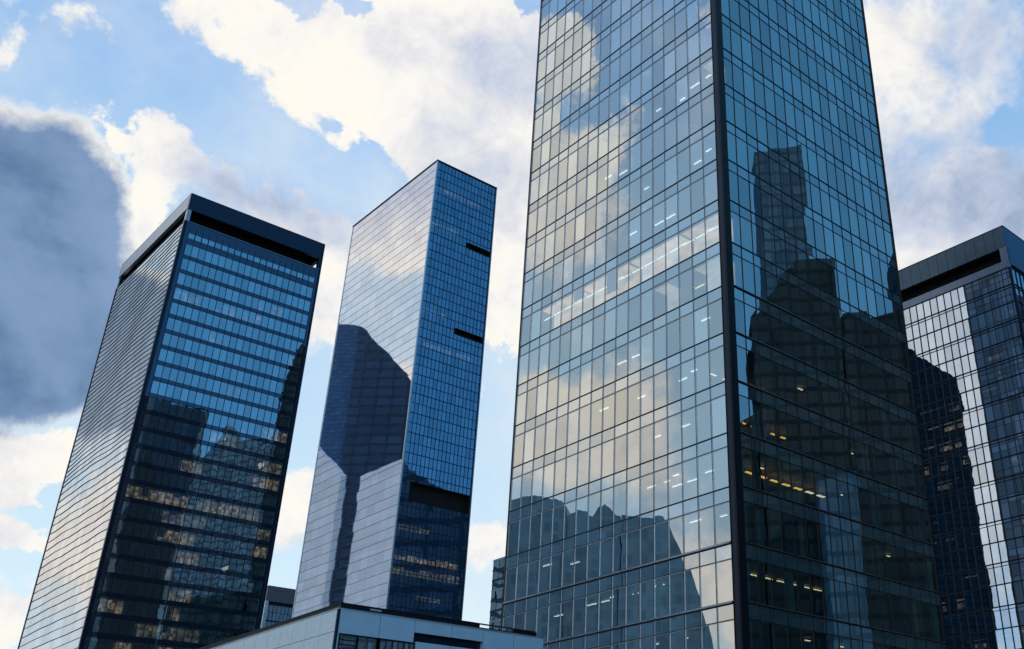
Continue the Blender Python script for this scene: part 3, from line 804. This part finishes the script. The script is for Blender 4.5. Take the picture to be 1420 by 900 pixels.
# ------------------------------------------------------------------ low podium building in front
HP = 13.62
PD = Tower('podium_building', 'low pale blue panelled building with a dark roof rail in front of the towers', -18.95, 56.93, 14.2, 26.0, HP, cat='building')
t = PD
ur = [0.12, 2.6, 4.83, 7.35, 9.57, 11.84, 14.15]
for a, b in zip(ur, ur[1:]):
    if b < 5: zz = [(12.3, HP)]
    elif b < 10: zz = [(12.86, HP)]
    else: zz = [(11.2, HP)]
    for z0, z1 in zz:
        mb = MB(); PD.fbox(mb, 'R', a + .015, b - .015, z0, z1 - .06, -.3, 0); mb.build('wall_panel', M_PODR, t.root)
mb = MB(); PD.fbox(mb, 'R', .12, 14.15, 0, 11.18, -.3, -.004); mb.build('lower_wall', M_PODR, t.root)
for a, b in ((4.98, 7.35), (7.35, 9.6)):
    mb = MB(); PD.fbox(mb, 'R', a + .015, b - .015, 11.2, 12.36, -.3, 0); mb.build('wall_panel', M_PODR, t.root)
mb = MB(); PD.fbox(mb, 'R', 4.9, 9.62, 12.36, 12.84, -.8, -.7); PD.fbox(mb, 'R', 4.9, 9.62, 12.84, 12.86, -.7, -.02); PD.fbox(mb, 'R', 9.6, 9.64, 12.36, 12.84, -.7, -.02)
mb.build('slot', M_VOID, t.root)
for a, b in ((.3, 1.28), (1.42, 2.5), (2.75, 3.5), (3.56, 4.25), (4.3, 4.9)):
    mb = MB(); PD.pane(mb, 'R', a, b, 11.2, 12.22, -.08)
    wn = mb.build('window', [G_BLUE], t.root)
    mb = MB()
    PD.fbox(mb, 'R', a - .05, a, 11.2, 12.28, -.2, .0); PD.fbox(mb, 'R', b, b + .05, 11.2, 12.28, -.2, .0); PD.fbox(mb, 'R', a, b, 12.22, 12.29, -.2, .0)
    if a < 1: 
        for q in (11.45, 11.7, 11.95): PD.fbox(mb, 'R', a, b, q, q + .05, -.12, -.01)
    else:
        PD.fbox(mb, 'R', (a + b) / 2, (a + b) / 2 + .04, 11.2, 12.22, -.12, -.02)
    fr = mb.build('frame', [M_BLACK], wn)
mb = MB(); PD.fbox(mb, 'R', .2, 4.95, 11.19, 12.3, -.5, -.8); mb.build('inner_wall', M_CURT_D, t.root)
ul = [.06, 1.87, 3.62, 5.28, 6.83, 8.45, 10.14, 11.9, 13.7, 15.5, 17.3, 19.1, 20.9, 22.7, 24.5, 25.9]
for a, b in zip(ul, ul[1:]):
    mb = MB(); PD.fbox(mb, 'L', a + .015, b - .015, 12.4, HP - .06, -.3, 0, tone=.3); mb.build('wall_panel', M_PODL, t.root)
    mb = MB(); PD.fbox(mb, 'L', a + .015, b - .015, 11.1, 12.37, -.3, 0); mb.build('wall_panel', M_PODL, t.root)
mb = MB(); PD.fbox(mb, 'L', .06, 25.9, 0, 11.08, -.3, -.004); mb.build('lower_wall', M_PODL, t.root)
mb = MB(); mb.box(.05, 14.1, .05, 25.9, 0, 11.0); mb.box(.32, 14.1, .32, 25.9, 11.0, 13.3); mb.build('backing_wall', M_NAVY, t.root)
mb = MB(); mb.box(-.03, 14.2, -.03, .35, HP - .06, HP); mb.box(-.03, .35, .35, 25.95, HP - .06, HP); mb.box(.35, 14.2, .35, 25.95, 13.3, 13.4); mb.build('coping', M_BEAD, t.root)
mb = MB(); mb.box(-.02, .12, -.02, .12, 0, HP - .07); mb.build('corner_trim', M_NAVY, t.root)
# roof rail: solid dark band along the left and half of the right, open bars beyond
mb = MB()
mb.box(.22, .34, .22, 25.8, HP + .02, HP + .30); mb.box(.18, .38, .18, 25.85, HP + .30, HP + .36)
mb.box(.34, 9.4, .24, .34, HP + .02, HP + .30); mb.box(.38, 9.4, .20, .38, HP + .30, HP + .35)
mb.box(9.4, 13.7, .26, .32, HP + .28, HP + .36); mb.box(9.4, 13.7, .26, .32, HP + .06, HP + .12); mb.box(12.0, 13.8, .3, .5, HP + .0, HP + .30)
for i in range(14): mb.box(.4 + i, .44 + i, .26, .30, HP - .0, HP + .3)
for i in range(25): mb.box(.26, .30, .4 + i, .44 + i, HP - .0, HP + .3)
mb.build('roof_rail', M_BLACK, t.root)
mb = MB(); mb.box(2.0, 2.7, .19, .235, HP + .14, HP + .24); mb.build('light_fitting', M_BEAD, t.root)

# ------------------------------------------------------------------ two small far buildings
S1 = Tower('small_office_block', 'small dark block with a pale parapet between the left and slim towers', -93.68, 231.78, 14, 12, 55.4, cat='building')
t = S1
mb = MB(); mb.box(0, 14, 0, 12, 0, 51.5); mb.build('wall', G_DARK, t.root)
for k in range(14):
    z = 51.5 - k * 3.6
    mb = MB(); S1.fbox(mb, 'R', .4, 13.8, z - 2.9, z - .3, .0, .05); mb.build('window_band', G_DARK, t.root)
    mb = MB(); S1.fbox(mb, 'R', .4, 13.8, z - .3, z, .0, .14); S1.fbox(mb, 'L', .2, 11.9, z - .2, z, .0, .1); mb.build('floor_band', M_BLACK, t.root)
mb = MB(); mb.prism([(-.2, 51.5), (11.0, 51.5), (11.8, 50.6), (12.2, 50.0), (12.2, 52.0), (10.4, 54.4), (3, 55.3), (-.2, 55.4)], 'x', -.2, 0.3); mb.box(.3, 14.1, -.2, 12, 52.0, 55.4)
mb.build('parapet', paint('grey_parapet', (.20, .21, .24), .5), t.root)
mb = MB(); mb.box(-.25, .45, -.25, .45, 0, 52.0); mb.build('corner_post', M_BEAD, t.root)
S2 = Tower('banded_block', 'narrow dark building with horizontal bands beside the tallest tower', -19.14, 138.94, 14, 12, 39.0, cat='building')
t = S2
mb = MB(); mb.box(.1, 13.9, .1, 11.9, 0, 38.8); mb.build('wall', G_DARK, t.root)
for k in range(26):
    z = 38.7 - k * 1.45
    mb = MB(); mb.box(.07, 13.93, .07, 11.93, z, z + .28); mb.build('band', M_LEDGE if k % 3 == 0 else M_NAVY, t.root)

# ------------------------------------------------------------------ towers to the west and east, seen mirrored in the faces
def far_glass(name, wall, pane, floor, bay, lit=.02, vary=1.6):
    """facade of a far tower: floor bands, bays and panes of differing tone"""
    mt, b, out = new_mat(name)
    tc = b.n('ShaderNodeTexCoord').outputs['Object']
    sp = b.n('ShaderNodeSeparateXYZ'); b.put(sp.inputs[0], tc)
    h = b.math('ADD', sp.outputs[0], sp.outputs[1])
    fz = b.math('FRACT', b.math('DIVIDE', sp.outputs[2], floor)); fu = b.math('FRACT', b.math('DIVIDE', h, bay))
    mask = b.math('MULTIPLY', b.math('GREATER_THAN', fz, .28), b.math('GREATER_THAN', fu, .14))
    cell = b.n('ShaderNodeCombineXYZ'); b.put(cell.inputs[0], b.math('FLOOR', b.math('DIVIDE', sp.outputs[2], floor))); b.put(cell.inputs[1], b.math('FLOOR', b.math('DIVIDE', h, bay)))
    wn = b.n('ShaderNodeTexWhiteNoise'); b.put(wn.inputs[0], cell.outputs[0])
    df = b.n('ShaderNodeBsdfDiffuse'); b.put(df.inputs[0], b.mix(mask, (*wall, 1), b.mix(wn.outputs[0], (*pane, 1), (pane[0] * vary, pane[1] * vary, pane[2] * vary, 1))))
    gl = b.n('ShaderNodeBsdfGlossy'); gl.inputs[0].default_value = (.5, .6, .7, 1); gl.inputs[1].default_value = .08
    mx = b.n('ShaderNodeMixShader'); b.put(mx.inputs[0], b.math('MULTIPLY', mask, .015))
    b.t.links.new(df.outputs[0], mx.inputs[1]); b.t.links.new(gl.outputs[0], mx.inputs[2])
    e = b.n('ShaderNodeEmission'); e.inputs[0].default_value = (1, .75, .45, 1)
    b.put(e.inputs[1], b.math('MULTIPLY', b.math('MULTIPLY', mask, b.math('GREATER_THAN', wn.outputs[0], 1 - lit)), .5))
    ad = b.n('ShaderNodeAddShader'); b.t.links.new(mx.outputs[0], ad.inputs[0]); b.t.links.new(e.outputs[0], ad.inputs[1])
    b.t.links.new(ad.outputs[0], out.inputs[0]); return mt
F_DARK = far_glass('far_dark_facade', (.013, .028, .036), (.015, .032, .042), 4.0, 5.2, 0, 1.35)
F_MID = far_glass('far_slate_facade', (.05, .09, .13), (.09, .14, .19), 4.0, 3.0)
F_NAVY = far_glass('far_navy_facade', (.018, .045, .085), (.03, .065, .115), 9.0, 14.0, 0)
F_SLATE = far_glass('far_slate_slab', (.05, .12, .22), (.06, .14, .26), 4.0, 3.0, 0)
F_BLUE = far_glass('far_blue_facade', (.035, .09, .15), (.04, .10, .165), 4.2, 2.8, 0)
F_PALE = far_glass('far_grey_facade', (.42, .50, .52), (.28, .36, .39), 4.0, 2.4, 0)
def outline_tower(label, x0, x1, outline, mat):
    """tower whose roofline is the outline given as (y, height) points, standing between x0 and x1"""
    r = thing('distant_tower', label, 'skyscraper', ((x0 + x1) / 2, outline[0][0], 0), 0, 'towers around the plaza')
    mb = MB(); mb.prism([(p[0] - outline[0][0], p[1]) for p in outline], 'x', (x0 - x1) / 2, (x1 - x0) / 2); mb.build('wall', mat, r)
    mb = MB(); top = max(p[1] for p in outline); ys = [p[0] - outline[0][0] for p in outline]
    mb.box((x0 - x1) / 2 - .3, (x1 - x0) / 2 + .3, min(ys) - .3, max(ys) + .3, 0, 5); mb.build('base', M_ROOFD, r)
    return r
outline_tower('dark round-shouldered tower east of the tallest tower, mirrored in its right face', 150, 178,
    [(89, 0), (89, 116), (91, 119.5), (94, 123.5), (96.5, 127.5), (98.5, 129.5), (100, 129.8), (100.2, 132), (109.8, 132), (109.8, 0)], F_DARK)
outline_tower('flat-topped dark block mirrored low in the right face of the tallest tower', 152, 190, [(110.6, 0), (110.6, 117.5), (117.2, 118.2), (117.4, 116.2), (128.5, 119.5), (128.5, 0)], F_DARK)
outline_tower('lower pale blue block mirrored between two dark towers', 140, 149, [(100.5, 0), (100.5, 71), (108.5, 73), (108.5, 0)], F_BLUE)
outline_tower('low dark block at the near end of the eastern row', 150, 175, [(28, 0), (28, 84), (69, 88), (69, 0)], F_DARK)
outline_tower('narrow dark infill block beside the round-shouldered tower', 151, 175, [(80.6, 0), (80.6, 86), (88.6, 92), (88.6, 0)], F_DARK)
outline_tower('tall thin dark tower mirrored at the right edge of the hooded left tower', 150, 172, [(70, 0), (70, 178), (73, 187), (76, 190), (80, 190), (80, 0)], F_DARK)
outline_tower('dark block with a sloping roof mirrored low in the slim tower', 150, 180, [(130, 0), (130, 145), (146, 134), (163, 123), (176, 120), (176, 0)], F_NAVY)
outline_tower('very tall faint blue tower behind the eastern row', 200, 222, [(97, 0), (97, 203), (111.5, 205), (111.5, 0)], F_BLUE)
outline_tower('stepped slate tower with a small spire, far to the east', 300, 330, [(-58, 0), (-58, 168), (-42, 186), (-24, 207), (-22.3, 216), (-21, 207), (14, 204), (14, 0)], F_MID)
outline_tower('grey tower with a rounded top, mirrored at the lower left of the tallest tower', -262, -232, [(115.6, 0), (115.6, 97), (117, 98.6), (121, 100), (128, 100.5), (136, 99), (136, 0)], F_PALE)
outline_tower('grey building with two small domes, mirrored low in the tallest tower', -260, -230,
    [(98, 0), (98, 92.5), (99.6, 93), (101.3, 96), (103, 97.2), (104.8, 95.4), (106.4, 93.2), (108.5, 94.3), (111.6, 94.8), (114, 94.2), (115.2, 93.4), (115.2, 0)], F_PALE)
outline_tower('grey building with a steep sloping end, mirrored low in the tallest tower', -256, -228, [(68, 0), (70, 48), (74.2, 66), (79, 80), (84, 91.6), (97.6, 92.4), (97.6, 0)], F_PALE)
outline_tower('huge dark slab with a sloping shoulder, mirrored in the silver side of the slim tower', -730, -700,
    [(366, 0), (366, 372), (377, 375), (383.6, 384), (396.7, 397), (403, 405), (411.5, 412), (419, 420), (425, 428.5), (431.5, 432), (431.5, 0)], F_NAVY)
outline_tower('huge slate slab, flat-topped, at the far western edge', -735, -702, [(431.6, 0), (431.6, 433), (438, 435), (450, 436), (482, 434), (482, 0)], F_SLATE)
def slanted_tower(label, t0, outline, mat):
    r = thing('distant_tower', label, 'skyscraper', (-600 - .643 * t0, 380 + .766 * t0, 0), rad(40), 'towers around the plaza')
    mb = MB(); mb.prism([(p[0] - t0, p[1]) for p in outline], 'x', -5, 0); mb.build('wall', mat, r)
    mb = MB(); mb.box(-5.4, .4, -.4, outline[-1][0] - t0 + .4, 0, 6); mb.build('base', M_ROOFD, r)
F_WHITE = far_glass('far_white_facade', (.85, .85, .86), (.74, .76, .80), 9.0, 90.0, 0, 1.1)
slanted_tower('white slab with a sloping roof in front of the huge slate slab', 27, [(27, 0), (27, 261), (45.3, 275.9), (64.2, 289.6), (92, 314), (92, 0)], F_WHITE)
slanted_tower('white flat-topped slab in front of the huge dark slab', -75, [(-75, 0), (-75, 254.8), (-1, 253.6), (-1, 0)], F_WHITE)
outline_tower('dark slab with a rounded corner, mirrored in the left face of the right tower', -430, -400, [(-1, 0), (-1, 247), (1.5, 252.5), (32, 276), (32, 0)], F_DARK)

# a leafy tree at the foot of the right tower
tr = thing('street_tree', 'green leafy tree at the foot of the right tower', 'tree', (34.0, 88.0, 0))
mb = MB()
def limb(mb, a, b, ra, rb, n=7):
    a, b = Vector(a), Vector(b); d = (b - a).normalized(); x = d.orthogonal().normalized(); y = d.cross(x)
    k = len(mb.v)
    for c, r_ in ((a, ra), (b, rb)):
        for i in range(n):
            t_ = 2 * math.pi * i / n; mb.v.append(tuple(c + x * math.cos(t_) * r_ + y * math.sin(t_) * r_))
    for i in range(n):
        mb.f.append((k + i, k + (i + 1) % n, k + n + (i + 1) % n, k + n + i)); mb.mi.append(0); mb.t.append(.5)
limb(mb, (0, 0, 0), (.1, .1, 7), .32, .2)
tips = []
for i in range(14):
    a = i * 2.4; h_ = 4.5 + i * .5; q = Vector((math.cos(a) * 3.0, math.sin(a) * 3.0, h_ + 3.5)); limb(mb, (.05, .05, min(h_, 7)), q, .13, .03); tips.append(q)
tips.append(Vector((0, 0, 14.5))); limb(mb, (.1, .1, 7), (0, 0, 14.5), .2, .03)
mb.build('trunk', paint('bark', (.09, .065, .045), .9), tr)
mb = MB()
for q in tips:
    for _ in range(330):
        c = q + Vector((random.gauss(0, .9), random.gauss(0, .9), random.gauss(0, .75)))
        x = Vector((random.uniform(-1, 1), random.uniform(-1, 1), random.uniform(-1, 1))).normalized() * .11; y = x.orthogonal().normalized() * .07
        mb.quad(c - x, c - y, c + x, c + y, tone=random.random())
mb.build('crown', paint('leaves', (.05, .10, .03), .6, var=.4, scale=2), tr)

flush()
